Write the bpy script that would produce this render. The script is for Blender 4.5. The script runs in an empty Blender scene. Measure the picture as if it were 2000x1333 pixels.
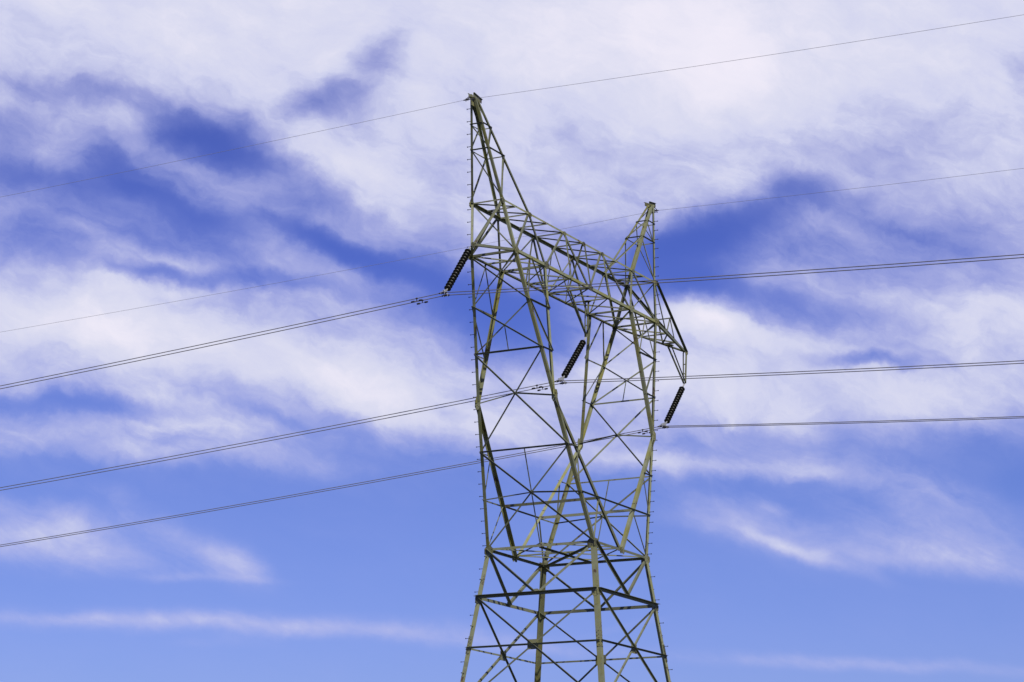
import bpy, math, random
from mathutils import Matrix, Vector, noise
random.seed(7)
S = bpy.context.scene
COL = S.collection
GZ = 15.0                                   # height of the tower waist above the ground

# ------------------------------------------------------------------ camera
CAM_F = Vector((0.85169035, 0.46585449, 0.24000657))
CAM_R = Vector((0.47838504, -0.87812354, 0.00684096))
CAM_U = Vector((-0.21394231, -0.10898917, 0.97074716))
CAM_P = Vector((-75.81801445, -39.18151137, GZ - 13.42239526))
cd = bpy.data.cameras.new('camera')
cam = bpy.data.objects.new('camera', cd)
COL.objects.link(cam)
S.camera = cam
cd.sensor_width = 36.0
cd.lens = 4800.87 / 2000 * 36
cd.clip_start = 0.5
cd.clip_end = 20000
cam.matrix_world = Matrix(((CAM_R.x, CAM_U.x, -CAM_F.x, CAM_P.x),
                           (CAM_R.y, CAM_U.y, -CAM_F.y, CAM_P.y),
                           (CAM_R.z, CAM_U.z, -CAM_F.z, CAM_P.z), (0, 0, 0, 1)))
S.view_settings.view_transform = 'Standard'
S.view_settings.look = 'None'
S.view_settings.exposure = 0.0
S.view_settings.gamma = 1.0
S.view_settings.use_curve_mapping = False
S.cycles.max_bounces = 6

# ------------------------------------------------------------------ sun
SUN_EL = math.radians(48)
SUN_ROT = math.radians(221)                 # clockwise from +Y
sd = Vector((math.sin(SUN_ROT) * math.cos(SUN_EL), math.cos(SUN_ROT) * math.cos(SUN_EL), math.sin(SUN_EL)))
sl = bpy.data.lights.new('sun', 'SUN')
sl.energy = 5.0
sl.angle = math.radians(0.53)
sl.color = (1.0, 0.955, 0.86)
sun = bpy.data.objects.new('sun', sl)
COL.objects.link(sun)
sun.rotation_euler = sd.to_track_quat('Z', 'Y').to_euler()
sun.location = (0, 0, 60)

# ------------------------------------------------------------------ sky (world): clear Nishita sky + high cloud sheet
W = bpy.data.worlds.new('World')
S.world = W
W.use_nodes = True
W.cycles.sampling_method = 'MANUAL'
W.cycles.sample_map_resolution = 256
NT = W.node_tree
NT.nodes.clear()
LK = NT.links.new


def nd(t, **kw):
    n = NT.nodes.new(t)
    for k, v in kw.items():
        setattr(n, k, v)
    return n


def setin(n, i, v):
    if hasattr(v, 'is_output'):
        LK(v, n.inputs[i])
    else:
        n.inputs[i].default_value = v


def mth(op, a, b=None, c=None, clamp=False):
    n = nd('ShaderNodeMath', operation=op, use_clamp=clamp)
    setin(n, 0, a)
    if b is not None: setin(n, 1, b)
    if c is not None: setin(n, 2, c)
    return n.outputs[0]


def vmt(op, a, b=None, out=0):
    n = nd('ShaderNodeVectorMath', operation=op)
    setin(n, 0, a)
    if b is not None: setin(n, 1, b)
    return n.outputs[out]


def comb(x, y, z=0.0):
    n = nd('ShaderNodeCombineXYZ')
    setin(n, 0, x); setin(n, 1, y); setin(n, 2, z)
    return n.outputs[0]


tc = nd('ShaderNodeTexCoord')
D = tc.outputs['Generated']
dF = vmt('DOT_PRODUCT', D, tuple(CAM_F), 1)
dR = vmt('DOT_PRODUCT', D, tuple(CAM_R), 1)
dU = vmt('DOT_PRODUCT', D, tuple(CAM_U), 1)
dFc = mth('MAXIMUM', dF, 0.05)
# position on the cloud sheet, seen along a fixed compass direction; unit = 1000 px of arc
PX = mth('MULTIPLY_ADD', mth('DIVIDE', dR, dFc), 4.80087, 1.0)
PY = mth('MULTIPLY_ADD', mth('DIVIDE', dU, dFc), -4.80087, 0.6665)
P0 = comb(PX, PY)


def fbm(vec, scale, detail, rough=0.55, dist=0.0, out='Fac'):
    n = nd('ShaderNodeTexNoise', noise_dimensions='3D')
    LK(vec, n.inputs['Vector'])
    n.inputs['Scale'].default_value = scale
    n.inputs['Detail'].default_value = detail
    n.inputs['Roughness'].default_value = rough
    n.inputs['Distortion'].default_value = dist
    return n.outputs[out]


# domain warp
low = nd('ShaderNodeMapRange', interpolation_type='SMOOTHSTEP')     # calmer in the clear sky low down
LK(PY, low.inputs['Value'])
low.inputs['From Min'].default_value = 0.80
low.inputs['From Max'].default_value = 1.12
low.inputs['To Min'].default_value = 1.0
low.inputs['To Max'].default_value = 0.38
w1 = vmt('SUBTRACT', fbm(P0, 3.2, 3, 0.5, out='Color'), (0.5, 0.5, 0.5))
s1 = vmt('MULTIPLY', w1, (0.115, 0.095, 0.0))
w2 = vmt('SUBTRACT', fbm(vmt('ADD', P0, (3.1, 7.7, 1.3)), 11.0, 5, 0.6, out='Color'), (0.5, 0.5, 0.5))
s2 = vmt('MULTIPLY', w2, (0.080, 0.062, 0.0))
wsc = vmt('SCALE', vmt('ADD', s1, s2))
LK(low.outputs[0], wsc.node.inputs[3])
PW = vmt('ADD', P0, wsc)
sep = nd('ShaderNodeSeparateXYZ')
LK(PW, sep.inputs[0])

# base cover against height
rmp = nd('ShaderNodeValToRGB')
LK(mth('MULTIPLY_ADD', sep.outputs[1], 1 / 1.6, 0.1 / 1.6), rmp.inputs[0])
BASE = [(-0.1, .95), (0.05, .94), (0.15, .92), (0.27, .82), (0.42, .70), (0.6, .76), (0.74, .74), (0.83, .40), (0.9, .15), (1.0, .06), (1.15, .02), (1.28, .06), (1.5, .05)]
cr = rmp.color_ramp
while len(cr.elements) < len(BASE):
    cr.elements.new(0.5)
for e, (y, v) in zip(cr.elements, BASE):
    e.position = (y + 0.1) / 1.6
    e.color = (v, v, v, 1)
acc = rmp.outputs[0]

CL = [  # x, y, rx, ry, rot (down-right +), weight : openings (-) and thicker clouds (+) of the cloud sheet
    (330, 375, 800, 290, 14, -.32), (330, 262, 110, 60, 10, -.34), (400, 255, 130, 70, 10, -.36), (450, 300, 110, 60, 20, -.26), (235, 325, 140, 60, 25, -.28), (345, 395, 240, 60, 33, -.30), (520, 330, 230, 60, 27, -.26),
    (640, 475, 230, 40, 20, -.36), (810, 525, 280, 58, 13, -.56), (910, 590, 180, 60, 12, -.36), (450, 445, 150, 35, 25, -.12),
    (325, 352, 110, 16, 35, .20), (280, 345, 60, 14, 30, .1), (85, 178, 230, 34, 6, -.30), (250, 192, 180, 34, 15, -.20), (20, 250, 90, 50, 0, -.25),
    (-10, 335, 120, 80, 0, -.28), (130, 350, 200, 50, 10, -.20), (205, 405, 260, 75, 18, -.20), (80, 478, 160, 50, 20, -.20),
    (280, 475, 140, 30, 20, -.10), (262, 528, 110, 22, 0, -.26), (420, 545, 260, 30, 4, -.30), (590, 560, 170, 28, 10, -.22),
    (590, 205, 80, 44, 0, -.32), (690, 150, 120, 60, -40, -.15), (640, 190, 130, 55, -10, -.10), (700, 200, 160, 90, -20, -.08), (745, 100, 80, 55, -30, -.18), (740, 150, 60, 60, 0, -.10), (650, 180, 150, 70, -20, -.12),
    (880, 625, 190, 80, 20, -.40), (1045, 640, 180, 90, 0, -.72), (1010, 570, 160, 70, 0, -.42),
    (1180, 470, 190, 70, 15, -.34), (1160, 560, 150, 90, 0, -.34),
    (1335, 520, 170, 125, 0, -.62), (1430, 430, 230, 70, -22, -.52), (1580, 375, 170, 50, 15, -.38), (1520, 490, 330, 120, 0, -.28),
    (1450, 592, 300, 60, 12, -.48), (1620, 610, 200, 45, 10, -.22), (1820, 475, 140, 26, 20, -.16), (1700, 430, 160, 30, 22, -.16),
    (1800, 510, 340, 110, 0, -.24), (1705, 712, 170, 22, 3, -.34), (2000, 120, 60, 80, 0, -.22),
    (90, 790, 420, 34, 5, -.40), (230, 800, 240, 40, 8, -.16), (1380, 880, 200, 38, 6, -.14), (1700, 235, 460, 160, 5, -.10), (1995, 940, 90, 60, 0, -.2),
    (520, 815, 200, 18, 14, -.16), (860, 795, 100, 26, 25, -.14), (1300, 720, 60, 60, 0, -.05),
    (1380, 90, 480, 190, 14, .20), (1480, 170, 220, 90, 10, .07), (140, 625, 560, 100, 4, .20), (500, 705, 600, 95, 12, .20), (850, 815, 420, 70, 14, .42),
    (300, 570, 210, 26, 4, .12), (660, 310, 220, 70, 28, .22), (820, 400, 240, 70, 22, .16), (960, 90, 300, 110, 0, .06), (1100, 330, 400, 110, 10, .02), (150, 60, 400, 120, 0, -.01),
    (250, 250, 80, 40, 20, .14), (120, 290, 110, 45, 10, .12), (150, 445, 80, 30, 10, .12), (330, 505, 170, 30, 10, .16), (100, 410, 80, 30, 0, .08),
    (1520, 690, 340, 70, 10, .18), (1355, 625, 110, 55, 15, .34), (1400, 790, 600, 90, 2, .24), (1800, 800, 400, 85, 0, .22), (1900, 340, 260, 70, 0, .14),
    (110, 862, 280, 44, -4, .36), (380, 830, 300, 64, 12, .38), (420, 900, 340, 40, 3, .46), (230, 895, 120, 30, 0, .12),
    (60, 1000, 260, 40, 8, .46), (60, 1035, 180, 30, 0, .2), (70, 1066, 250, 66, 2, .62), (340, 1042, 280, 44, 27, .26), (300, 1085, 260, 60, 10, .18), (465, 1108, 110, 55, 30, .38), (400, 1131, 220, 14, 2, .18), (240, 1105, 260, 40, 0, .10),
    (160, 1207, 800, 30, 3, .42), (150, 1205, 260, 20, 3, .12), (720, 1232, 600, 34, 4, .36), (430, 1256, 150, 18, 0, .12), (1000, 1262, 300, 20, 3, .10),
    (1400, 908, 280, 30, 4, .42), (1650, 915, 340, 44, 11, .44), (1850, 975, 160, 20, 32, .14), (1500, 985, 50, 28, 20, .30), (1430, 1008, 210, 75, 20, .32),
    (1490, 1036, 290, 70, 24, .18), (1585, 1083, 220, 20, 20, .26), (1350, 1020, 110, 26, 10, .14), (1830, 1080, 440, 64, 6, .34), (1950, 1108, 240, 32, 11, .24), (1700, 1090, 300, 30, 8, .24), (1640, 1020, 200, 60, 20, .10),
    (1850, 1005, 320, 80, 12, .24), (1700, 1010, 400, 90, 10, .08), (1150, 885, 340, 75, 2, .42), (1060, 800, 200, 60, 0, .12), (1300, 915, 200, 30, 5, .20),
    (1450, 1286, 560, 24, 2, .22), (1820, 1302, 460, 22, 2, .22), (1230, 1222, 100, 12, -12, .18), (1180, 1150, 150, 12, -8, .08),
]
for (x, y, rx, ry, rot, wgt) in CL:
    mp = nd('ShaderNodeMapping', vector_type='TEXTURE')
    LK(PW, mp.inputs['Vector'])
    LK(comb(x / 1000, y / 1000, acc), mp.inputs['Location'])      # z only keeps the chain in order; its scale hides it
    mp.inputs['Rotation'].default_value = (0, 0, math.radians(rot))
    mp.inputs['Scale'].default_value = (rx * 1.12 / 1000, ry * 1.12 / 1000, 1e6)
    ln = vmt('LENGTH', mp.outputs[0], None, 1)
    mr = nd('ShaderNodeMapRange', interpolation_type='SMOOTHSTEP')
    LK(ln, mr.inputs['Value'])
    mr.inputs['From Min'].default_value = 0.0
    mr.inputs['From Max'].default_value = 1.0
    mr.inputs['To Min'].default_value = wgt
    mr.inputs['To Max'].default_value = 0.0
    acc = mth('ADD', acc, mr.outputs['Result'])

# streaky fine structure
mpS = nd('ShaderNodeMapping', vector_type='TEXTURE')
LK(PW, mpS.inputs['Vector'])
mpS.inputs['Rotation'].default_value = (0, 0, math.radians(17))
mpS.inputs['Scale'].default_value = (1.7, 1.0, 1.0)
f1 = fbm(mpS.outputs[0], 7.0, 9, 0.62, 0.25)
f2 = fbm(vmt('ADD', PW, (9.2, 1.1, 4.0)), 4.2, 8, 0.60, 0.2)
mpF = nd('ShaderNodeMapping', vector_type='TEXTURE')
LK(PW, mpF.inputs['Vector'])
mpF.inputs['Rotation'].default_value = (0, 0, math.radians(21))
mpF.inputs['Scale'].default_value = (3.2, 1.0, 1.0)
f3 = fbm(mpF.outputs[0], 17.0, 7, 0.66, 0.5)
det = mth('ADD', mth('MULTIPLY', mth('SUBTRACT', f3, 0.5), 0.44), mth('ADD', mth('MULTIPLY', mth('SUBTRACT', f1, 0.5), 0.72), mth('MULTIPLY', mth('SUBTRACT', f2, 0.5), 0.50)))
gate = nd('ShaderNodeMapRange', interpolation_type='SMOOTHSTEP')    # clear sky stays calm, wisps fray into fibres
LK(acc, gate.inputs['Value'])
gate.inputs['From Min'].default_value = 0.02
gate.inputs['From Max'].default_value = 0.34
gate.inputs['To Min'].default_value = 0.22
gate.inputs['To Max'].default_value = 1.15
lowd = gate.outputs[0]
thick = nd('ShaderNodeMapRange', interpolation_type='SMOOTHSTEP')   # thick cloud is smoother than its frayed edges
LK(acc, thick.inputs['Value'])
thick.inputs['From Min'].default_value = 0.62
thick.inputs['From Max'].default_value = 1.0
thick.inputs['To Min'].default_value = 1.0
thick.inputs['To Max'].default_value = 0.55
dens = mth('ADD', acc, mth('MULTIPLY', mth('MULTIPLY', det, lowd), thick.outputs[0]))

# rest of the sky: scattered cloud at the same altitude
sepd = nd('ShaderNodeSeparateXYZ')
LK(D, sepd.inputs[0])
dz = mth('MAXIMUM', mth('ADD', sepd.outputs[2], 0.08), 0.02)
sheet = comb(mth('DIVIDE', sepd.outputs[0], dz), mth('DIVIDE', sepd.outputs[1], dz), 2.0)
g1 = fbm(sheet, 0.75, 8, 0.58, 0.6)
far = nd('ShaderNodeMapRange')
LK(g1, far.inputs['Value'])
far.inputs['From Min'].default_value = 0.54
far.inputs['From Max'].default_value = 0.72
far.inputs['To Max'].default_value = 0.40
near = nd('ShaderNodeMapRange', interpolation_type='SMOOTHSTEP')
LK(dF, near.inputs['Value'])
near.inputs['From Min'].default_value = 0.90
near.inputs['From Max'].default_value = 0.965
mixd = nd('ShaderNodeMix', data_type='FLOAT')
LK(near.outputs[0], mixd.inputs[0])
LK(far.outputs[0], mixd.inputs[2])
LK(dens, mixd.inputs[3])
DEN = mth('MINIMUM', mth('SMOOTH_MAX', mixd.outputs[0], 0.0, 0.40), 1.25)


def lin(c):
    c = c / 255
    return c / 12.92 if c <= 0.04045 else ((c + 0.055) / 1.055) ** 2.4


def L3(r, g, b, k=1.0):
    return (lin(r) * k, lin(g) * k, lin(b) * k, 1)


SKY_STR = 0.1
sky = nd('ShaderNodeTexSky', sky_type='NISHITA', sun_disc=False)
sky.sun_elevation = SUN_EL
sky.sun_rotation = SUN_ROT
tint = nd('ShaderNodeValToRGB')                    # camera white balance / saturation of the clear blue, by elevation
LK(sepd.outputs[2], tint.inputs[0])
tr = tint.color_ramp
TN = [(0.0, (.62, .68, 1.1)), (0.12, (.55, .61, 1.20)), (0.19, (.47, .54, 1.15)), (0.26, (.38, .44, 1.14)), (0.35, (.36, .38, 1.00)), (0.9, (.30, .32, .80))]
while len(tr.elements) < len(TN):
    tr.elements.new(0.5)
for e, (z, c) in zip(tr.elements, TN):
    e.position = z
    e.color = (c[0], c[1], c[2], 1)
clear = nd('ShaderNodeMix', data_type='RGBA', blend_type='MULTIPLY')
clear.inputs[0].default_value = 1.0
LK(sky.outputs[0], clear.inputs[6])
LK(tint.outputs[0], clear.inputs[7])
cc = nd('ShaderNodeValToRGB')                      # colour of the cloud itself, thin -> thick
LK(mth('MULTIPLY', DEN, 0.8), cc.inputs[0])
er = cc.color_ramp
k = 1.0
CN = [(0.0, (160, 172, 238)), (0.45, (186, 190, 236)), (0.66, (205, 208, 238)), (0.78, (219, 220, 241)), (0.90, (235, 232, 247)), (1.0, (242, 237, 250))]
while len(er.elements) < len(CN):
    er.elements.new(0.5)
for e, (z, c) in zip(er.elements, CN):
    e.position = z
    e.color = L3(*c)
ccs = vmt('SCALE', cc.outputs[0])
ccs.node.inputs[3].default_value = 1 / SKY_STR
op = nd('ShaderNodeMapRange')
LK(DEN, op.inputs['Value'])
op.inputs['From Min'].default_value = 0.0
op.inputs['From Max'].default_value = 0.86
mixc = nd('ShaderNodeMix', data_type='RGBA')
LK(op.outputs[0], mixc.inputs[0])
LK(clear.outputs[2], mixc.inputs[6])
LK(ccs, mixc.inputs[7])
bg = nd('ShaderNodeBackground')
LK(mixc.outputs[2], bg.inputs[0])
bg.inputs[1].default_value = SKY_STR
wo = nd('ShaderNodeOutputWorld')
LK(bg.outputs[0], wo.inputs[0])


# ------------------------------------------------------------------ materials
def mat(name):
    m = bpy.data.materials.new(name)
    m.use_nodes = True
    nt = m.node_tree
    return m, nt, nt.nodes['Principled BSDF']


def steel_mat(name, base, lichen, rust, lw=0.5, seed=0.0):
    m, nt, b = mat(name)
    N, L = nt.nodes, nt.links.new
    tcn = N.new('ShaderNodeTexCoord')
    oi = N.new('ShaderNodeObjectInfo')
    add = N.new('ShaderNodeVectorMath'); add.operation = 'MULTIPLY_ADD'
    L(oi.outputs['Random'], add.inputs[0]); add.inputs[1].default_value = (17, 31, 23)
    L(tcn.outputs['Object'], add.inputs[2])

    def nz(sc, det, ro=0.6):
        n = N.new('ShaderNodeTexNoise')
        L(add.outputs[0], n.inputs['Vector'])
        n.inputs['Scale'].default_value = sc
        n.inputs['Detail'].default_value = det
        n.inputs['Roughness'].default_value = ro
        return n.outputs['Fac']

    def ramp(src, a, bb):
        r = N.new('ShaderNodeMapRange'); r.interpolation_type = 'SMOOTHSTEP'
        L(src, r.inputs['Value'])
        r.inputs['From Min'].default_value = a; r.inputs['From Max'].default_value = bb
        return r.outputs[0]

    def mix(f, a, c):
        x = N.new('ShaderNodeMix'); x.data_type = 'RGBA'
        L(f, x.inputs[0])
        for i, v in ((6, a), (7, c)):
            if hasattr(v, 'is_output'): L(v, x.inputs[i])
            else: x.inputs[i].default_value = (*v, 1)
        return x.outputs[2]
    c = mix(nz(2.2, 5), tuple(q * 0.55 for q in base), tuple(q * 1.40 for q in base))
    c = mix(ramp(nz(1.3 + seed, 8, 0.7), 0.62 - lw * 0.25, 0.82 - lw * 0.2), c, lichen)
    c = mix(ramp(nz(2.3 + seed, 8, 0.75), 0.56, 0.66), c, rust)
    c = mix(ramp(nz(14, 4, 0.7), 0.62, 0.78), c, tuple(q * 0.35 for q in base))
    hv = N.new('ShaderNodeMapRange'); L(oi.outputs['Random'], hv.inputs['Value'])
    hv.inputs['To Min'].default_value = 0.55; hv.inputs['To Max'].default_value = 1.30
    hs = N.new('ShaderNodeHueSaturation'); L(hv.outputs[0], hs.inputs['Value']); L(c, hs.inputs['Color'])
    L(hs.outputs[0], b.inputs['Base Color'])
    b.inputs['Metallic'].default_value = 0.25
    b.inputs['Roughness'].default_value = 0.62
    bp = N.new('ShaderNodeBump'); bp.inputs['Strength'].default_value = 0.25; bp.inputs['Distance'].default_value = 0.004
    L(nz(40, 4), bp.inputs['Height']); L(bp.outputs[0], b.inputs['Normal'])
    return m


M_LEG = steel_mat('weathered_leg_steel', (0.238, 0.250, 0.138), (0.235, 0.222, 0.052), (0.085, 0.045, 0.022), 0.8)
M_BR = steel_mat('weathered_brace_steel', (0.172, 0.182, 0.108), (0.172, 0.164, 0.048), (0.080, 0.045, 0.026), 0.5, 0.4)
M_PL = steel_mat('gusset_steel', (0.185, 0.190, 0.120), (0.175, 0.165, 0.05), (0.06, 0.036, 0.02), 0.9, 0.9)


def flat_mat(name, col, metal=0.0, rough=0.5, var=0.35, sc=6.0):
    m, nt, b = mat(name)
    N, L = nt.nodes, nt.links.new
    n = N.new('ShaderNodeTexNoise'); n.inputs['Scale'].default_value = sc; n.inputs['Detail'].default_value = 5
    tcn = N.new('ShaderNodeTexCoord'); L(tcn.outputs['Object'], n.inputs['Vector'])
    x = N.new('ShaderNodeMix'); x.data_type = 'RGBA'
    L(n.outputs['Fac'], x.inputs[0])
    x.inputs[6].default_value = (*[q * (1 - var) for q in col], 1)
    x.inputs[7].default_value = (*[q * (1 + var) for q in col], 1)
    L(x.outputs[2], b.inputs['Base Color'])
    b.inputs['Metallic'].default_value = metal
    b.inputs['Roughness'].default_value = rough
    return m


M_BOLT = flat_mat('dark_bolt_steel', (0.05, 0.05, 0.05), 0.5, 0.6)
M_GLAZE = flat_mat('brown_porcelain_glaze', (0.034, 0.030, 0.028), 0.0, 0.30)
M_CAP = flat_mat('galvanised_cap', (0.12, 0.118, 0.095), 0.2, 0.6)
M_FIT = flat_mat('bright_galvanised_fitting', (0.34, 0.34, 0.32), 0.3, 0.5)
M_CLAMP = flat_mat('dark_clamp_iron', (0.045, 0.042, 0.045), 0.3, 0.6)
M_COND = flat_mat('aged_aluminium_strand', (0.17, 0.16, 0.165), 0.3, 0.55, 0.2, 2.0)
M_SHW = flat_mat('aged_steel_strand', (0.24, 0.23, 0.24), 0.3, 0.6, 0.2, 2.0)
M_DAMP = flat_mat('damper_iron', (0.02, 0.018, 0.02), 0.2, 0.6)
M_CONC = flat_mat('concrete', (0.30, 0.29, 0.27), 0.0, 0.9, 0.2, 4.0)


# ------------------------------------------------------------------ object helpers
def link(name, verts, faces, m, parent=None, smooth=False):
    me = bpy.data.meshes.new(name)
    me.from_pydata([tuple(v) for v in verts], [], faces)
    me.validate()
    me.update()
    if smooth:
        me.polygons.foreach_set('use_smooth', [True] * len(me.polygons))
    me.materials.append(m)
    o = bpy.data.objects.new(name, me)
    COL.objects.link(o)
    if parent: o.parent = parent
    return o


def empty(name, loc, label, cat, group=None):
    o = bpy.data.objects.new(name, None)
    COL.objects.link(o)
    o.location = loc
    o.empty_display_size = 0.3
    o['label'] = label
    o['category'] = cat
    if group: o['group'] = group
    return o


def V(x, y, z): return Vector((x, y, z))


def angle_geo(a, b, e1, e2, w1, w2, t):
    """L section: heel on line a-b, flanges along e1 (width w1) and e2 (width w2)."""
    d = (b - a).normalized()
    e1 = (e1 - d * e1.dot(d)).normalized()
    e2 = (e2 - d * e2.dot(d)); e2 = (e2 - e1 * e2.dot(e1)).normalized()
    pr = [V(0, 0, 0), e1 * w1, e1 * w1 + e2 * t, e1 * t + e2 * t, e1 * t + e2 * w2, e2 * w2]
    vs = [a + q for q in pr] + [b + q for q in pr]
    fs = []
    for i in range(6):
        j = (i + 1) % 6
        fs.append((i, j, j + 6, i + 6))
    fs.append((5, 4, 3, 0)); fs.append((3, 2, 1, 0)); fs.append((6, 9, 10, 11)); fs.append((6, 7, 8, 9))
    if d.dot(e1.cross(e2)) > 0:
        fs = [tuple(reversed(f)) for f in fs]
    # make sure the winding points outwards
    return vs, fs


def angle(name, a, b, e1, e2, w, m, parent, t=None, ext=0.0):
    d = (b - a).normalized()
    a = a - d * ext; b = b + d * ext
    t = t or max(0.006, w * 0.09)
    vs, fs = angle_geo(a, b, e1, e2, w, w, t)
    return link(name, vs, fs, m, parent)


# ------------------------------------------------------------------ ground
gv, gf = [], []
rings = [0, 8, 20, 45, 90, 180, 400, 900, 2000, 5000, 12000]
NS = 48
gv.append((0, 0, 0.0))
for r_ in rings[1:]:
    for i in range(NS):
        a_ = 2 * math.pi * i / NS
        x_, y_ = r_ * math.cos(a_), r_ * math.sin(a_)
        gv.append((x_, y_, 0 if r_ < 30 else noise.noise(Vector((x_ / 160, y_ / 160, 3))) * min(1.2, r_ / 200)))
for i in range(NS):
    gf.append((0, 1 + i, 1 + (i + 1) % NS))
for k_ in range(len(rings) - 2):
    for i in range(NS):
        a0 = 1 + k_ * NS + i; a1 = 1 + k_ * NS + (i + 1) % NS
        gf.append((a0, a0 + NS, a1 + NS, a1))
mg, nt_, b_ = mat('dry_grass_ground')
n1 = nt_.nodes.new('ShaderNodeTexNoise'); n1.inputs['Scale'].default_value = 0.25; n1.inputs['Detail'].default_value = 9
tco = nt_.nodes.new('ShaderNodeTexCoord'); nt_.links.new(tco.outputs['Object'], n1.inputs['Vector'])
r1 = nt_.nodes.new('ShaderNodeValToRGB'); nt_.links.new(n1.outputs['Fac'], r1.inputs[0])
r1.color_ramp.elements[0].position = 0.35; r1.color_ramp.elements[0].color = (0.020, 0.030, 0.010, 1)
r1.color_ramp.elements[1].position = 0.68; r1.color_ramp.elements[1].color = (0.060, 0.058, 0.026, 1)
nt_.links.new(r1.outputs[0], b_.inputs['Base Color']); b_.inputs['Roughness'].default_value = 0.95
g = link('ground', gv, gf, mg, None, True)
g['kind'] = 'structure'

# ------------------------------------------------------------------ tower nodes (waist = z 0)
T = empty('transmission_tower', (0, 0, 0), 'tall olive grey steel lattice pylon with two pointed peaks and long crossarm', 'pylon')
NW = (2.088, 2.10, 0.0); NK = (3.887, 1.522, 4.772); NB = (5.559, 0.890, 9.505); NBI = (3.367, 0.890, 9.505)
NTO = (6.037, 0.615, 11.27); NTI = (4.094, 0.615, 11.27); NTM = (1.503, 0.615, 11.27)
NM = (0.0, 2.10, 0.0)


def lerp(a, b, t): return tuple(a[i] + (b[i] - a[i]) * t for i in range(3))
def atz(a, b, z): return lerp(a, b, (z - a[2]) / (b[2] - a[2]))


NG = (2.575 + (2.575 - 2.088) / 3.43 * 11.57, 2.556 + (2.556 - 2.1) / 3.43 * 11.57, -15.0)
B1 = (2.340, 2.326, -1.665); B2 = (2.575, 2.556, -3.43)
B3 = atz(NW, NG, -5.60); B4 = atz(NW, NG, -7.75); B5 = atz(NW, NG, -10.2); B6 = atz(NW, NG, -12.5)
C1 = atz(NW, NK, 1.635); C2 = atz(NW, NK, 3.187)
D1 = atz(NM, NK, 1.635); D2 = atz(NM, NK, 3.187)
E_ = atz(NK, NB, 6.365); F_ = atz(NK, NB, 7.92)
EI = atz(NK, NBI, 6.365); FI = atz(NK, NBI, 7.92)
R1O = (6.809, 0.233, 13.80); R1I = (6.185, 0.233, 13.80)
R2O = (6.547, 0.346, 12.97); R2I = (5.475, 0.346, 12.97)
AO = (7.08, 0.10, 14.66); AI = (6.90, 0.10, 14.66)


def P(n, sx=1, sy=1):
    return V(n[0] * sx, n[1] * sy, n[2] + GZ)


def leg_member(name, a, b, w, m=None, ext=0.05):
    """corner angle: heel at the outer corner, flanges run inwards in x and y"""
    mid = (a + b) / 2
    sx = -1 if mid.x > 0 else 1
    sy = -1 if mid.y > 0 else 1
    return angle(name, a, b, V(sx, 0, 0), V(0, sy, 0), w, m or M_LEG, T, ext=ext)


def brace(name, a, b, n, w, out=1, off=None, m=None, top=True, trim=0.0):
    """angle brace lying on the face with outward normal n. out=+1: bolted outside, free flange outwards."""
    d = (b - a).normalized()
    n = (n - d * n.dot(d)).normalized()
    s = d.cross(n)
    if s.z < 0 or (abs(s.z) < 0.05 and s.x < 0): s = -s
    if not top: s = -s
    off = off if off is not None else (0.008 if out > 0 else -0.02)
    base = s * (w / 2) + n * off
    e2 = n * (1 if out > 0 else -1)
    return angle(name, a + base + d * trim, b + base - d * trim, -s, e2, w, m or M_BR, T)


XM, XP, YM, YP = V(-1, 0, 0), V(1, 0, 0), V(0, -1, 0), V(0, 1, 0)
SG = [(-1, 1), (-1, -1), (1, -1), (1, 1)]        # corners in order round the tower

# ---- body below the waist
lower_legs = {}
for sx, sy in SG:
    lower_legs[(sx, sy)] = leg_member('leg', P(NG, sx, sy), P(NW, sx, sy), 0.165)
FACES = [((-1, 1), (-1, -1), XM), ((-1, -1), (1, -1), YM), ((1, -1), (1, 1), XP), ((1, 1), (-1, 1), YP)]


def mid(a, b): return (a + b) / 2


for l, r_, n in FACES:                          # l = left corner, r_ = right corner seen from outside
    def c(nn, s): return P(nn, *s)
    # waist ring and first level
    brace('horizontal_strut', c(NW, l), c(NW, r_), n, 0.088, -1, 0.012)
    brace('horizontal_strut', c(B1, l), c(B1, r_), n, 0.115, 1, 0.02)
    brace('horizontal_strut', c(B2, l), c(B2, r_), n, 0.062, 1, 0.03)
    m1 = mid(c(B1, l), c(B1, r_))
    brace('body_brace', c(NW, l), m1, n, 0.095, 1)
    brace('body_brace', c(NW, r_), m1, n, 0.085, -1)
    brace('body_brace', c(B1, l), c(B3, r_), n, 0.072, 1)
    brace('body_brace', c(B1, r_), c(B3, l), n, 0.060, -1)
    for u_, mm, lo in ((B3, B4, B5), (B5, B6, NG)):
        brace('horizontal_strut', c(u_, l), c(u_, r_), n, 0.08, 1, 0.02)
        brace('body_brace', c(u_, l), c(lo, r_), n, 0.08, 1)
        brace('body_brace', c(u_, r_), c(lo, l), n, 0.08, -1)
# waist plan bracing
ZU = V(0, 0, -1)
wm = [mid(P(NW, *l), P(NW, *r_)) for l, r_, n in FACES]
brace('plan_brace', P(NW, -1, 1), P(NW, 1, -1), ZU, 0.045, -1, -0.02)
brace('plan_brace', P(NW, -1, -1), P(NW, 1, 1), ZU, 0.075, 1, 0.03)
brace('plan_brace', wm[0], wm[2], ZU, 0.065, 1, 0.01)
brace('plan_brace', wm[1], wm[3], ZU, 0.055, -1, -0.05)
for i in range(4):
    brace('plan_brace', wm[i], wm[(i + 1) % 4], ZU, 0.045, -1, -0.07)

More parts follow.
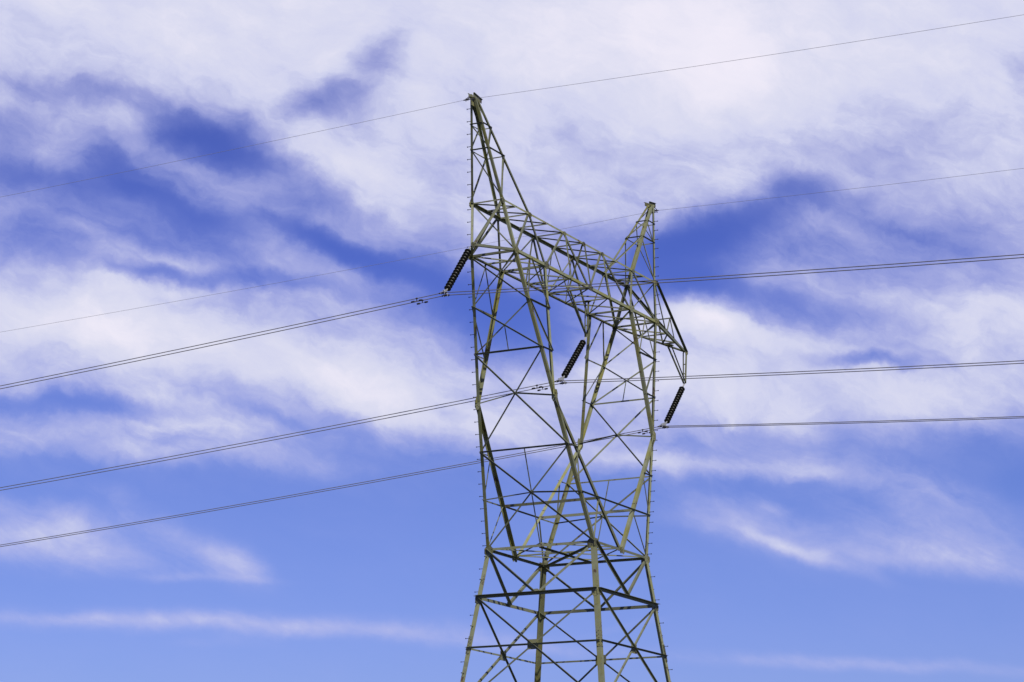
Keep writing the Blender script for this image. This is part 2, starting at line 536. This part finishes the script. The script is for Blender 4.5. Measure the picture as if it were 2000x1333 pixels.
# ---- cage (Y) between waist and crossarm
cage_out, cage_up = {}, {}
for sx, sy in SG:
    cage_out[(sx, sy)] = leg_member('cage_leg', P(NW, sx, sy), P(NK, sx, sy), 0.125)
    cage_up[(sx, sy)] = leg_member('cage_leg', P(NK, sx, sy), P(NB, sx, sy), 0.115)
    # inner legs: flanges in the y face and on the window side, facing the tower axis
    yy = -1 if sy > 0 else 1
    k0, m0 = P(NK, sx, sy), P(NM, sx, sy)
    angle('inner_leg', m0, k0, V(sx, 0, 0), V(0, yy, 0), 0.125, M_LEG, T)
    angle('inner_leg', k0, P(NBI, sx, sy), V(sx, 0, 0), V(0, yy, 0), 0.125, M_LEG, T)

for sx in (-1, 1):
    n = XM if sx < 0 else XP
    lft = 1 if sx < 0 else -1                   # y sign of the left corner seen from outside
    for lo, hi, hz in ((NW, C2, C1), (C2, E_, NK), (E_, F_, None), (F_, NB, None)):
        wA = 0.068 if lo in (NW, C2) else 0.060
        if lo == F_:
            wA = 0.055
        a, b = P(hi, sx, lft), P(lo, sx, -lft)
        a2, b2 = P(hi, sx, -lft), P(lo, sx, lft)
        brace('cage_brace', a, b, n, wA, 1)
        brace('cage_brace', a2, b2, n, wA * 0.85, -1)
        if hz:
            t = hi[1] / (hi[1] + lo[1])
            X = a + (b - a) * t
            brace('cage_strut', P(hz, sx, 1), X, n, 0.042, -1)
            brace('cage_strut', X, P(hz, sx, -1), n, 0.050, 1)
            if lo == NW:
                brace('cage_strut', mid(P(C2, sx, 1), P(C2, sx, -1)), mid(P(NW, sx, 1), P(NW, sx, -1)), n, 0.042, -1, -0.03)
        if lo == E_:
            t = hi[1] / (hi[1] + lo[1])
            X = a + (b - a) * t
            brace('cage_strut', X, mid(P(E_, sx, 1), P(E_, sx, -1)), n, 0.036, -1)
    brace('cage_strut', P(C2, sx, 1), P(C2, sx, -1), n, 0.052, 1, 0.02)
    brace('cage_strut', P(E_, sx, 1), P(E_, sx, -1), n, 0.058, 1, 0.02)
    # inner frame across the window side
    brace('cage_strut', P(D1, sx, 1), P(D1, sx, -1), V(-sx, 0, 0), 0.100, 1 if sx < 0 else -1)
    for sy in (-1, 1):
        ny = V(0, sy, 0)
        brace('cage_strut', P(C1, sx, sy), P(D1, sx, sy), ny, 0.052, 1)
        brace('cage_strut', P(C2, sx, sy), P(D2, sx, sy), ny, 0.042, 1)
        brace('cage_strut', P(D2, sx, sy), P(C1, sx, sy), ny, 0.036, -1)
        brace('cage_strut', P(D1, sx, sy), P(NW, sx, sy), ny, 0.042, -1)
        brace('cage_strut', P(E_, sx, sy), P(EI, sx, sy), ny, 0.045, 1)
        brace('cage_strut', P(F_, sx, sy), P(FI, sx, sy), ny, 0.055, 1)
        brace('cage_strut', P(F_, sx, sy), P(EI, sx, sy), ny, 0.048, 1 if sx < 0 else -1)
        PM = lerp(NB, NBI, 0.48)
        brace('cage_strut', P(PM, sx, sy), P(F_, sx, sy), ny, 0.040, -1)
        brace('cage_strut', P(PM, sx, sy), P(FI, sx, sy), ny, 0.042, 1)
for sy in (-1, 1):                               # tie between the two inner legs
    brace('cage_strut', P(D1, -1, sy), P(D1, 1, sy), V(0, sy, 0), 0.05, -1 if sy > 0 else 1)

# ---- crossarm box truss
NBM = (0.0, 0.89, 9.505)
NQ = (1.53, 0.89, 9.505)
for sy in (-1, 1):
    y = V(0, -sy, 0)
    angle('chord', P(NB, -1, sy), P(NB, 1, sy), V(0, 0, 1), y, 0.100, M_LEG, T, ext=0.06)
    angle('chord', P(NTO, -1, sy), P(NTO, 1, sy), V(0, 0, -1), y, 0.066 if sy < 0 else 0.10, M_LEG, T, ext=0.06)
    ny = V(0, sy, 0)
    top = [P(NTO, -1, sy), P(NTI, -1, sy), P(NTM, -1, sy), P(NTM, 1, sy), P(NTI, 1, sy), P(NTO, 1, sy)]
    bot = [P(NB, -1, sy), P(NBI, -1, sy), P(NBM, 1, sy), P(NBI, 1, sy), P(NB, 1, sy)]
    for i in range(5):                           # thick ones fall to the right, thin ones rise
        rad = 1 if sy < 0 else -1
        wd = 0.082
        if i in (0, 4):
            leg_member('cage_leg', top[0] if i == 0 else bot[4], bot[0] if i == 0 else top[5], 0.10)
        elif True:
            brace('crossarm_brace', top[i], bot[i], ny, wd, 1 if sy > 0 else -1)
        if i == 0:
            brace('crossarm_brace', top[1], bot[0], ny, 0.062, -1 if sy < 0 else 1)
        elif i < 4:
            brace('crossarm_brace', top[i + 1], bot[i], ny, 0.058, -1)
    brace('crossarm_brace', top[4], bot[4], ny, 0.075, -1)
    brace('crossarm_brace', top[2], P(NQ, -1, sy), ny, 0.040, 1)
    brace('crossarm_brace', top[3], P(NQ, 1, sy), ny, 0.040, 1)
    tmid = V(0, 0.615 * sy, 11.27 + GZ)
    brace('crossarm_brace', tmid, V(0, 0, 9.505 + GZ), XM, 0.045, 1)
    brace('crossarm_brace', tmid, P(NBM, 1, sy), ny, 0.040, 1)

# top plane links
tx = [-6.037, -5.05, -4.094, -2.75, -1.503, 0.0, 1.503, 2.80, 4.094, 5.05, 6.037]
zt, yt = 11.27 + GZ, 0.615
for i, x in enumerate(tx):
    angle('plan_brace', V(x, yt, zt), V(x, -yt, zt), V(0, 0, -1), V(1, 0, 0), 0.050, M_BR, T)
    if i < len(tx) - 1:
        angle('plan_brace', V(x, yt, zt - 0.012), V(tx[i + 1], -yt, zt - 0.012), V(0, 0, -1), V(-1, 0, 0), 0.038, M_BR, T)
# bottom plane
bx = [-5.559, -4.50, -3.367, -1.53, 0.0, 1.53, 3.367, 4.50, 5.559]
zb, yb = 9.505 + GZ, 0.89
for i, x in enumerate(bx):
    big = abs(x) > 5 or abs(abs(x) - 3.367) < .1 or abs(x) < .1
    angle('plan_brace', V(x, yb, zb), V(x, -yb, zb), V(0, 0, 1), V(1 if x < 0 else -1, 0, 0), 0.075 if big else 0.052, M_BR, T)
for a, b in ((0, 2), (2, 3), (3, 4), (4, 5), (5, 6), (6, 8)):
    angle('plan_brace', V(bx[a], yb, zb + .012), V(bx[b], -yb, zb + .012), V(0, 0, 1), V(-1, 0, 0), 0.052, M_BR, T)
    angle('plan_brace', V(bx[a], -yb, zb + .03), V(bx[b], yb, zb + .03), V(0, 0, 1), V(-1, 0, 0), 0.052, M_BR, T)
# end frames
for sx in (-1, 1):
    n = V(sx, 0, 0)
    brace('crossarm_brace', P(NTO, sx, 1), P(NB, sx, -1), n, 0.042, -1)
    brace('crossarm_brace', P(NTO, sx, -1), P(NB, sx, 1), n, 0.046, 1)
# arms beyond the box
TIPN = V(-7.054, 0, 9.43 + GZ); TIPF = V(10.02, 0, 9.43 + GZ)
for tip, sx in ((TIPN, -1), (TIPF, 1)):
    for sy in (-1, 1):
        yoff = V(0, 0.03 * sy, 0)
        t0, b0 = P(NTO, sx, sy), P(NB, sx, sy)
        if sx > 0: brace('arm_chord', t0, tip + yoff, V(0, sy, 0), 0.080, sy * -1, 0.01)
        else: angle('arm_chord', t0, tip + yoff, V(0, 0, -1), V(0, -sy, 0), 0.078, M_BR, T)
        angle('arm_chord', b0, tip + yoff, V(0, 0, 1), V(0, -sy, 0), 0.085, M_BR, T)
        if sx > 0:
            q1 = b0.lerp(tip, 0.36); q2 = b0.lerp(tip, 0.67); ta = t0.lerp(tip, 0.51); tb = t0.lerp(tip, 0.78)
            ny = V(0, sy, 0)
            brace('arm_brace', t0, q1, ny, 0.050, -1)
            brace('arm_brace', q1, ta, ny, 0.036, -1)
            brace('arm_brace', ta, q2, ny, 0.042, -1)
tip = TIPF
qs = {}
for sy in (-1, 1):
    b0, t0 = P(NB, 1, sy), P(NTO, 1, sy)
    qs[sy] = [b0, b0.lerp(tip, .18), b0.lerp(tip, .36), b0.lerp(tip, .52), b0.lerp(tip, .67), t0.lerp(tip, .51)]
for i in (2, 4, 5):
    angle('arm_brace', qs[1][i], qs[-1][i], V(0, 0, 1), V(1, 0, 0), 0.055 if i == 4 else 0.04, M_BR, T)
for i, j in ((0, 2), (2, 4)):
    angle('arm_brace', qs[1][i], qs[-1][j], V(0, 0, 1), V(1, 0, 0), 0.045, M_BR, T)
    angle('arm_brace', qs[-1][i] + V(0, 0, .02), qs[1][j] + V(0, 0, .02), V(0, 0, 1), V(1, 0, 0), 0.045, M_BR, T)
# hangers for middle and far phase (pairs of angles)
HM = V(1.43, 0, 8.16 + GZ); HF = V(9.955, 0, 8.16 + GZ)
for h, top_, inn in ((HM, V(1.50, 0, 9.53 + GZ), V(0.05, 0, 9.53 + GZ)), (HF, TIPF, V(8.54, 0, 9.40 + GZ))):
    for s in (-1, 1):
        o1 = V(0, 0.045 * s, 0)
        angle('hanger', top_ + o1, h + o1 * .5, V(-1, 0, 0), V(0, s, 0), 0.052, M_BR, T)
        angle('hanger', inn + o1 * 1.4, h + o1 * .6, V(-1, 0, 1), V(0, s, 0), 0.050, M_BR, T)
    for zz in (0.3, 0.6):
        p0 = h.lerp(top_, zz)
        angle('hanger_plate', p0 + V(-.03, .05, 0), p0 + V(-.03, -.05, 0), V(0, 0, 1), V(1, 0, 0), 0.035, M_PL, T)

# ---- earth wire peaks
for sx in (-1, 1):
    for sy in (-1, 1):
        yy = V(0, -sy, 0)
        angle('peak_leg', P(NTO, sx, sy), P(AO, sx, sy), V(-sx, 0, 0), yy, 0.088, M_LEG, T)
        angle('peak_leg', P(NTI, sx, sy), P(AI, sx, sy), V(sx, 0, 0), yy, 0.088, M_LEG, T)
        ny = V(0, sy, 0)
        for o_, i_, wd in ((R1O, R1I, .036), (R2O, R2I, .042)):
            brace('peak_brace', P(o_, sx, sy), P(i_, sx, sy), ny, wd, 1)
        brace('peak_brace', P(R1I, sx, sy), P(R2O, sx, sy), ny, 0.038, -1 if sy < 0 else 1)
        brace('peak_brace', P(R2I, sx, sy), P(NTO, sx, sy), ny, 0.048, -1 if sy < 0 else 1)
        brace('peak_brace', P(AO, sx, sy).lerp(P(R1O, sx, sy), .2), P(R1I, sx, sy), ny, 0.034, -1)
    for o_, wd in ((R1O, .036), (R2O, .040)):
        brace('peak_brace', P(o_, sx, 1), P(o_, sx, -1), V(sx, 0, 0), wd, 1)
    for i_, wd in ((R1I, .036), (R2I, .040)):
        brace('peak_brace', P(i_, sx, 1), P(i_, sx, -1), V(-sx, 0, 0), wd, 1)
    brace('peak_brace', P(R1I, sx, -1), P(R2I, sx, 1), V(-sx, 0, 0), 0.036, 1)
    brace('peak_brace', P(R2I, sx, -1), P(NTI, sx, 1), V(-sx, 0, 0), 0.046, 1)
    brace('peak_brace', P(R1O, sx, 1), P(R2O, sx, -1), V(sx, 0, 0), 0.034, -1)
    brace('peak_brace', P(R2O, sx, 1), P(NTO, sx, -1), V(sx, 0, 0), 0.036, -1)
    # cap: a short double channel that carries the earth wire
    vs, fs = [], []
    for s in (-1, 1):
        a = V(6.62 * sx, .085 * s, 14.70 + GZ); b = V(7.20 * sx, .085 * s, 14.78 + GZ)
        v_, f_ = angle_geo(a, b, V(0, 0, -1), V(0, s, 0), 0.15, 0.05, 0.01)
        fs += [tuple(i + len(vs) for i in f) for f in f_]; vs += v_
    link('peak_cap', vs, fs, M_PL, T)
    # end plate with bracket
    vs, fs = [], []
    def bxv(c0, h):
        k0 = len(vs)
        for dx in (-1, 1):
            for dy in (-1, 1):
                for dz_ in (-1, 1):
                    vs.append(V(c0[0] + dx * h[0], c0[1] + dy * h[1], c0[2] + dz_ * h[2]))
        for f in ((0, 1, 3, 2), (4, 6, 7, 5), (0, 4, 5, 1), (2, 3, 7, 6), (0, 2, 6, 4), (1, 5, 7, 3)):
            fs.append(tuple(k0 + i for i in f))
    bxv((7.03 * sx, 0, 14.52 + GZ), (0.13, 0.008, 0.16))
    bxv((7.22 * sx, 0, 14.66 + GZ), (0.05, 0.05, 0.05))
    link('peak_plate', vs, fs, M_PL, T)


# ---- gusset plates with bolts
def gusset(c0, n, u, w, h, cut=0.25, bolts=6):
    """octagon-cornered plate, 1 cm thick, in the plane normal to n, with bolt heads"""
    n = n.normalized(); u = (u - n * u.dot(n)).normalized(); v = n.cross(u)
    cw, ch = w * (0.5 - cut), h * (0.5 - cut)
    ring = [(-cw, -h / 2), (cw, -h / 2), (w / 2, -ch), (w / 2, ch), (cw, h / 2), (-cw, h / 2), (-w / 2, ch), (-w / 2, -ch)]
    vs, fs = [], []
    for s in (0, 1):
        for a, b in ring:
            vs.append(c0 + u * a + v * b + n * (0.010 * s))
    fs.append(tuple(reversed(range(8)))); fs.append(tuple(range(8, 16)))
    for i in range(8):
        j = (i + 1) % 8
        fs.append((i, j, j + 8, i + 8))
    for k in range(bolts):
        a = (-0.36 + 0.72 * (k // 2) / max(1, bolts // 2 - 1)) * w; b = (-0.2 if k % 2 else 0.2) * h
        if (k // 2) % 2: b *= 0.55
        q = len(vs)
        for s in (0.010, 0.028):
            for i in range(6):
                t = i * math.pi / 3
                vs.append(c0 + u * (a + 0.014 * math.cos(t)) + v * (b + 0.014 * math.sin(t)) + n * s)
        fs.append(tuple(range(q + 6, q + 12)))
        for i in range(6):
            j = (i + 1) % 6
            fs.append((q + i, q + j, q + j + 6, q + i + 6))
    return link('gusset_plate', vs, fs, M_PL, T)


UPV = V(0, 0, 1)
for l, r_, n in FACES:
    inw = (P(NW, *r_) - P(NW, *l)).normalized()
    for s, sg_ in ((l, 1), (r_, -1)):
        gusset(P(NW, *s) + inw * (0.10 * sg_) + n * 0.012 + V(0, 0, -.05), n, inw, 0.34, 0.34)
        gusset(P(B1, *s) + inw * (0.08 * sg_) + n * 0.012 + V(0, 0, -.08), n, inw, 0.26, 0.30)
        gusset(P(NK, *s) + inw * (0.03 * sg_) + n * 0.010, n, inw, 0.20, 0.42)
    gusset(mid(P(B2, *l), P(B2, *r_)) - n * 0.012, n, inw, 0.42, 0.34, 0.08)
    gusset(mid(P(B1, *l), P(B1, *r_)) + n * 0.006 + V(0, 0, .05), n, inw, 0.24, 0.20)
for sx in (-1, 1):
    for sy in (-1, 1):
        ny = V(0, sy, 0)
        gusset(P(NB, sx, sy) + ny * 0.012 + V(0, 0, .04), ny, V(1, 0, 0), 0.30, 0.26)
        gusset(P(NBI, sx, sy) + ny * 0.012 + V(0, 0, .04), ny, V(1, 0, 0), 0.32, 0.26)
        gusset(P(NTO, sx, sy) + ny * 0.012 - V(0, 0, .06), ny, V(1, 0, 0), 0.18, 0.20)
        gusset(P(NTI, sx, sy) + ny * 0.012 - V(0, 0, .06), ny, V(1, 0, 0), 0.20, 0.16)
        gusset(P(NTM, sx, sy) + ny * 0.012 - V(0, 0, .06), ny, V(1, 0, 0), 0.22, 0.15)
        gusset(V(0.0, sy * 2.11, GZ - 0.02) + V(sx * 0.09, 0, 0), ny, V(1, 0, 0), 0.17, 0.22, bolts=4)
for sy in (-1, 1):
    ny = V(0, sy, 0)
    gusset(P(NBM, 1, sy) + ny * 0.012 + V(0, 0, .04), ny, V(1, 0, 0), 0.34, 0.22)
    gusset(V(0, sy * .615, 11.20 + GZ) + ny * .012, ny, V(1, 0, 0), 0.22, 0.18, bolts=4)
gusset(TIPF + V(0, -.06, 0), YM, V(1, 0, 0), 0.26, 0.20)
gusset(TIPN + V(0, -.06, 0), YM, V(1, 0, 0), 0.26, 0.20)
gusset(V(8.54, 0, 9.40 + GZ), V(0, 0, -1), V(1, 0, 0), 0.34, 0.34)
gusset(V(1.50, 0, 9.51 + GZ), V(0, 0, -1), V(1, 0, 0), 0.24, 0.3)
# leg splices below the waist (bolted cover angles)
for sx, sy in SG:
    a = P(atz(NW, NG, -3.02), sx, sy); b = P(atz(NW, NG, -3.62), sx, sy)
    mx, my = (-1 if sx > 0 else 1), (-1 if sy > 0 else 1)
    off = V(-mx * .012, -my * .012, 0)
    vs, fs = angle_geo(a + off, b + off, V(mx, 0, 0), V(0, my, 0), 0.15, 0.15, 0.011)
    d = (b - a)
    for k in range(5):
        for (e, n_) in ((V(mx, 0, 0), V(0, -my, 0)), (V(0, my, 0), V(-mx, 0, 0))):
            for rr in (0.05, 0.115):
                c0 = a + off + d * (0.1 + 0.2 * k + (0.08 if rr > .1 else 0)) + e * rr
                u = d.normalized(); q = len(vs)
                for s in (0.0, 0.02):
                    for i in range(6):
                        t = i * math.pi / 3
                        vs.append(c0 + u * (0.016 * math.cos(t)) + e * (0.016 * math.sin(t)) + n_ * s)
                fs.append(tuple(range(q + 6, q + 12)))
                for i in range(6):
                    j = (i + 1) % 6
                    fs.append((q + i, q + j, q + j + 6, q + i + 6))
    link('splice_cover', vs, fs, M_PL, T)


# ---- step bolts
def tube(vs, fs, a, b, ra, rb=None, n=6, caps=True):
    rb = ra if rb is None else rb
    d = (b - a).normalized()
    e = d.cross(V(0, 0, 1))
    if e.length < 0.05: e = d.cross(V(1, 0, 0))
    e.normalize(); g_ = d.cross(e)
    q = len(vs)
    for c_, rr in ((a, ra), (b, rb)):
        for i in range(n):
            t = 2 * math.pi * i / n
            vs.append(c_ + e * (rr * math.cos(t)) + g_ * (rr * math.sin(t)))
    for i in range(n):
        j = (i + 1) % n
        fs.append((q + i, q + j, q + j + n, q + i + n))
    if caps:
        fs.append(tuple(q + i for i in reversed(range(n)))); fs.append(tuple(q + n + i for i in range(n)))


def step_bolt(p0, d, parent):
    vs, fs = [], []
    tube(vs, fs, p0, p0 + d * 0.150, 0.010)
    tube(vs, fs, p0 + d * 0.145, p0 + d * 0.165, 0.020)
    tube(vs, fs, p0 + d * 0.0, p0 + d * 0.022, 0.018)
    link('step_bolt', vs, fs, M_BOLT, parent)


for sx, sy in ((-1, 1), (1, -1)):
    path = [NG, NW, NK, NB, NTO, AO]
    pts = [P(n, sx, sy) for n in path]
    z = 3.0
    k = 0
    while z < 29.5:
        for a, b, nm in zip(pts[:-1], pts[1:], path[:-1]):
            if a.z <= z < b.z:
                c0 = a.lerp(b, (z - a.z) / (b.z - a.z))
                par = lower_legs[(sx, sy)] if nm is NG else T
                inx = -sx
                if nm is NG and k % 2:
                    step_bolt(c0 + V(0, -sy * 0.07, 0), V(sx, 0, 0), par)
                else:
                    step_bolt(c0 + V(inx * 0.05, 0, 0), V(0, sy, 0), par)
        z += 0.405
        k += 1

# footings
for sx, sy in SG:
    vs, fs = [], []
    c0 = P(NG, sx, sy)
    tube(vs, fs, V(c0.x, c0.y, -0.4), V(c0.x, c0.y, 0.35), 0.42, 0.36, 20)
    link('footing', vs, fs, M_CONC, T)


# ------------------------------------------------------------------ insulator strings
def lathe(prof, c0, ax, n=20):
    ax = ax.normalized()
    e = ax.cross(V(0, 1, 0)).normalized(); g_ = ax.cross(e)
    vs, fs = [], []
    for (r0, h) in prof:
        for i in range(n):
            t = 2 * math.pi * i / n
            vs.append(c0 + ax * h + e * (r0 * math.cos(t)) + g_ * (r0 * math.sin(t)))
    for k in range(len(prof) - 1):
        for i in range(n):
            j = (i + 1) % n
            fs.append((k * n + i, k * n + j, (k + 1) * n + j, (k + 1) * n + i))
    fs.append(tuple(reversed(range(n)))); fs.append(tuple((len(prof) - 1) * n + i for i in range(n)))
    return vs, fs


WIRES = {
    'p1a': ((-8.884, 7.3541), .133895, .094659), 'p1b': ((-8.7005, 7.3124), .133895, .094659),
    'p2a': ((-0.7405, 6.068), .131268, .090764), 'p2b': ((-0.3518, 6.0757), .131268, .090764),
    'p3a': ((7.7725, 6.0411), .130867, .092936), 'p3b': ((8.1675, 6.0699), .130867, .092936),
    's1': ((-7.4777, 14.4499), .109115, .06403), 's2': ((7.4272, 14.5598), .108491, .063286),
}
AL, AR = 0.173233, 0.076916


def wire_pt(key, t):
    (x, z), mL, mR = WIRES[key]
    sh = key[0] == 's'
    if t >= 0:
        c_ = .00044 if sh else .000508
        return V(x - math.sin(AL) * t, math.cos(AL) * t, z + GZ - mL * t + c_ * t * t)
    s = -t
    c_ = .000524 if sh else .000533
    return V(x - math.sin(AR) * s, -math.cos(AR) * s, z + GZ - mR * s + c_ * s * s)


INS = [('p1', V(-7.241, 0, 9.217 + GZ), V(-8.647, 0, 7.516 + GZ), TIPN + V(-.03, 0, -.03),
        'dark disc insulator string hanging from the near left tip of the crossarm'),
       ('p2', V(1.215, 0, 7.944 + GZ), V(-0.321, 0, 6.314 + GZ), HM,
        'dark disc insulator string hanging inside the tower window under the middle bracket'),
       ('p3', V(9.756, 0, 7.954 + GZ), V(8.26, 0, 6.29 + GZ), HF,
        'dark disc insulator string hanging outside the tower from the far right bracket')]
for key, top_, bot_, att, lab in INS:
    R_ = empty('insulator_string', top_, lab, 'insulator', 'insulator strings under the crossarm')
    ax = (bot_ - top_).normalized()
    ND = 15
    pitch = (bot_ - top_).length / ND
    o0 = top_
    for i in range(ND):
        c0 = ax * (pitch * i)
        prof = [(0.03, 0.045), (0.075, 0.052), (0.104, 0.060), (0.119, 0.074), (0.121, 0.082), (0.110, 0.084), (0.104, 0.076), (0.098, 0.086), (0.092, 0.082), (0.072, 0.092), (0.066, 0.082), (0.03, 0.086)]
        vs, fs = lathe(prof, c0, ax)
        d_ = link('insulator_disc', vs, fs, M_GLAZE, R_, True)
        vs, fs = lathe([(0.020, -0.045), (0.042, -0.036), (0.056, -0.01), (0.060, 0.03), (0.064, 0.050)], c0, ax, 14)
        link('metal_cap', vs, fs, M_CAP, d_, True)
        vs, fs = lathe([(0.014, 0.08), (0.014, pitch - 0.025)], c0, ax, 8)
        link('pin', vs, fs, M_CLAMP, d_)
    # top link
    vs, fs = [], []
    tube(vs, fs, att - o0, ax * -0.02, 0.018)
    for s in (-1, 1):
        tube(vs, fs, att - o0 + V(0, .03 * s, 0), ax * -0.08 + V(0, .02 * s, 0), 0.010)
    link('top_shackle', vs, fs, M_FIT, R_)
    # yoke plate and clamps
    ca, cb = wire_pt(key + 'a', 0) - o0, wire_pt(key + 'b', 0) - o0
    b0 = bot_ - o0 + ax * 0.02
    up = -ax * 0.09
    vs, fs = [], []
    pa, pb = ca + V(0.02, 0, .09), cb + V(-.01, 0, .09)
    tri = [b0 + V(-.045, 0, .015), b0 + V(.045, 0, -.01), pb + V(.03, 0, 0), pb + V(0.0, 0, -.03), pa + V(0, 0, -.03), pa + V(-.03, 0, 0)]
    for s in (-0.007, 0.007):
        vs += [q + V(0, s, 0) for q in tri]
    nn = len(tri)
    fs.append(tuple(range(nn))); fs.append(tuple(reversed(range(nn, 2 * nn))))
    for i in range(nn):
        j = (i + 1) % nn
        fs.append((i, i + nn, j + nn, j))
    link('yoke_plate', vs, fs, M_FIT, R_)
    vs, fs = [], []
    tube(vs, fs, bot_ - o0 - ax * 0.04, b0 + ax * .03, 0.022)
    link('ball_link', vs, fs, M_FIT, R_)
    for ck, cc_, pp in ((key + 'a', ca, pa), (key + 'b', cb, pb)):
        vs, fs = [], []
        dl = (wire_pt(ck, 0.3) - wire_pt(ck, 0)).normalized(); dr = (wire_pt(ck, -0.3) - wire_pt(ck, 0)).normalized()
        # boat-shaped body along the wire
        tube(vs, fs, cc_ + dl * 0.15, cc_, 0.022, 0.040, 8); tube(vs, fs, cc_, cc_ + dr * 0.15, 0.040, 0.022, 8)
        cl = link('suspension_clamp', vs, fs, M_CLAMP, R_)
        vs, fs = [], []
        for s in (-1, 1):
            tube(vs, fs, pp + V(0, .02 * s, 0), cc_ + V(0, .05 * s, .0), 0.012)
            tube(vs, fs, cc_ + V(.035, .07 * s, .05), cc_ + V(.035, .07 * s, -.05), 0.010)
            tube(vs, fs, cc_ + V(-.035, .07 * s, .05), cc_ + V(-.035, .07 * s, -.05), 0.010)
        link('clamp_hanger', vs, fs, M_FIT, cl)


# ------------------------------------------------------------------ wires
def wire(key, rad, m, label, group, name, cat):
    org = wire_pt(key, 0)
    tsl = [-130, -110, -90, -75, -60, -48, -40, -34, -28, -24, -20, -16, -12, -9, -6, -4, -2.5, -1.4, -0.7, -0.3, -.12]
    tsl = tsl + [-t for t in reversed(tsl)]
    pts = [wire_pt(key, t) - org for t in tsl]
    n = 8
    vs, fs = [], []
    for i, p_ in enumerate(pts):
        a = pts[max(0, i - 1)]; b = pts[min(len(pts) - 1, i + 1)]
        d = (b - a).normalized(); e = d.cross(V(0, 0, 1)).normalized(); g_ = e.cross(d)
        for k in range(n):
            t = 2 * math.pi * k / n
            vs.append(p_ + e * (rad * math.cos(t)) + g_ * (rad * math.sin(t)))
    for i in range(len(pts) - 1):
        for k in range(n):
            j = (k + 1) % n
            fs.append((i * n + k, i * n + j, (i + 1) * n + j, (i + 1) * n + k))
    o = link(name, vs, fs, m, None, True)
    o.location = org
    o['label'] = label
    o['category'] = cat
    if group: o['group'] = group
    return o


GW = 'twin conductor cables held by the insulator strings'
wire('p1a', 0.0145, M_COND, 'upper cable of the highest twin pair, clamped under the near left insulator', GW, 'conductor_cable', 'power line')
wire('p1b', 0.0145, M_COND, 'lower cable of the highest twin pair, clamped under the near left insulator', GW, 'conductor_cable', 'power line')
wire('p2a', 0.0145, M_COND, 'upper cable of the middle twin pair, clamped under the insulator in the tower window', GW, 'conductor_cable', 'power line')
wire('p2b', 0.0145, M_COND, 'lower cable of the middle twin pair, clamped under the insulator in the tower window', GW, 'conductor_cable', 'power line')
wire('p3a', 0.0145, M_COND, 'upper cable of the lowest twin pair, clamped under the far right insulator', GW, 'conductor_cable', 'power line')
wire('p3b', 0.0145, M_COND, 'lower cable of the lowest twin pair, clamped under the far right insulator', GW, 'conductor_cable', 'power line')
GS = 'thin earth wires over the tower peaks'
wire('s1', 0.0058, M_SHW, 'thin single wire crossing the sky over the tall near left peak', GS, 'earth_wire', 'power line')
wire('s2', 0.0058, M_SHW, 'thin single wire crossing the sky over the shorter far right peak', GS, 'earth_wire', 'power line')

# earth wire clamps on the peaks
for key, sx, lab in (('s1', -1, 'small dark clamp holding the thin wire on the near left peak'), ('s2', 1, 'small dark clamp holding the thin wire on the far right peak')):
    c0 = wire_pt(key, 0)
    R_ = empty('wire_clamp', c0, lab, 'clamp', 'clamps of the thin wires on the peaks')
    vs, fs = [], []
    dl = (wire_pt(key, 0.3) - c0).normalized(); dr = (wire_pt(key, -0.3) - c0).normalized()
    tube(vs, fs, dl * .13, V(0, 0, 0), .016, .034, 8); tube(vs, fs, V(0, 0, 0), dr * .13, .034, .016, 8)
    link('clamp_body', vs, fs, M_CLAMP, R_)
    vs, fs = [], []
    at = V(7.24 * sx, 0, 14.66 + GZ) - c0
    for s in (-1, 1):
        tube(vs, fs, at + V(0, .03 * s, 0), V(0, .04 * s, .02), .012)
    tube(vs, fs, V(.02, 0.05, .06), V(.02, .05, -.06), .012)
    tube(vs, fs, V(-.02, -0.05, .06), V(-.02, -.05, -.06), .012)
    link('clamp_link', vs, fs, M_CLAMP, R_)

# ------------------------------------------------------------------ vibration dampers
DM = [('p1a', .923, 'vibration damper on the upper cable beside the near left insulator'),
      ('p1b', .825, 'vibration damper on the lower cable beside the near left insulator'),
      ('p2a', .80, 'vibration damper on the upper cable beside the insulator in the tower window'),
      ('p2b', .78, 'vibration damper on the lower cable beside the insulator in the tower window'),
      ('p3a', .74, 'vibration damper on the upper cable beside the far right insulator'),
      ('p3b', .74, 'vibration damper on the lower cable beside the far right insulator')]
for key, t, lab in DM:
    c0 = wire_pt(key, t)
    d = (wire_pt(key, t + .3) - wire_pt(key, t - .3)).normalized()
    R_ = empty('vibration_damper', c0, lab, 'damper', 'vibration dampers on the conductor cables')
    dn = V(0, 0, -0.085)
    vs, fs = [], []
    tube(vs, fs, V(0, 0, .025), dn, .020, .014, 8)
    tube(vs, fs, d * -.03, d * .03, .027, .027, 8)
    link('clamp', vs, fs, M_CLAMP, R_)
    vs, fs = [], []
    tube(vs, fs, dn + d * .15, dn - d * .15, .007, .007, 6)
    link('messenger_cable', vs, fs, M_CLAMP, R_)
    for s in (-1, 1):
        c1 = dn + d * (s * .135)
        vs, fs = lathe([(.012, -.062), (.026, -.056), (.030, -.03), (.030, .03), (.026, .056), (.014, .062)], c1, d, 12)
        link('weight', vs, fs, M_DAMP, R_, True)

# consistent outward normals on every mesh
import bmesh
for me in bpy.data.meshes:
    if me.users:
        bm = bmesh.new(); bm.from_mesh(me)
        bmesh.ops.recalc_face_normals(bm, faces=bm.faces)
        bm.to_mesh(me); bm.free()
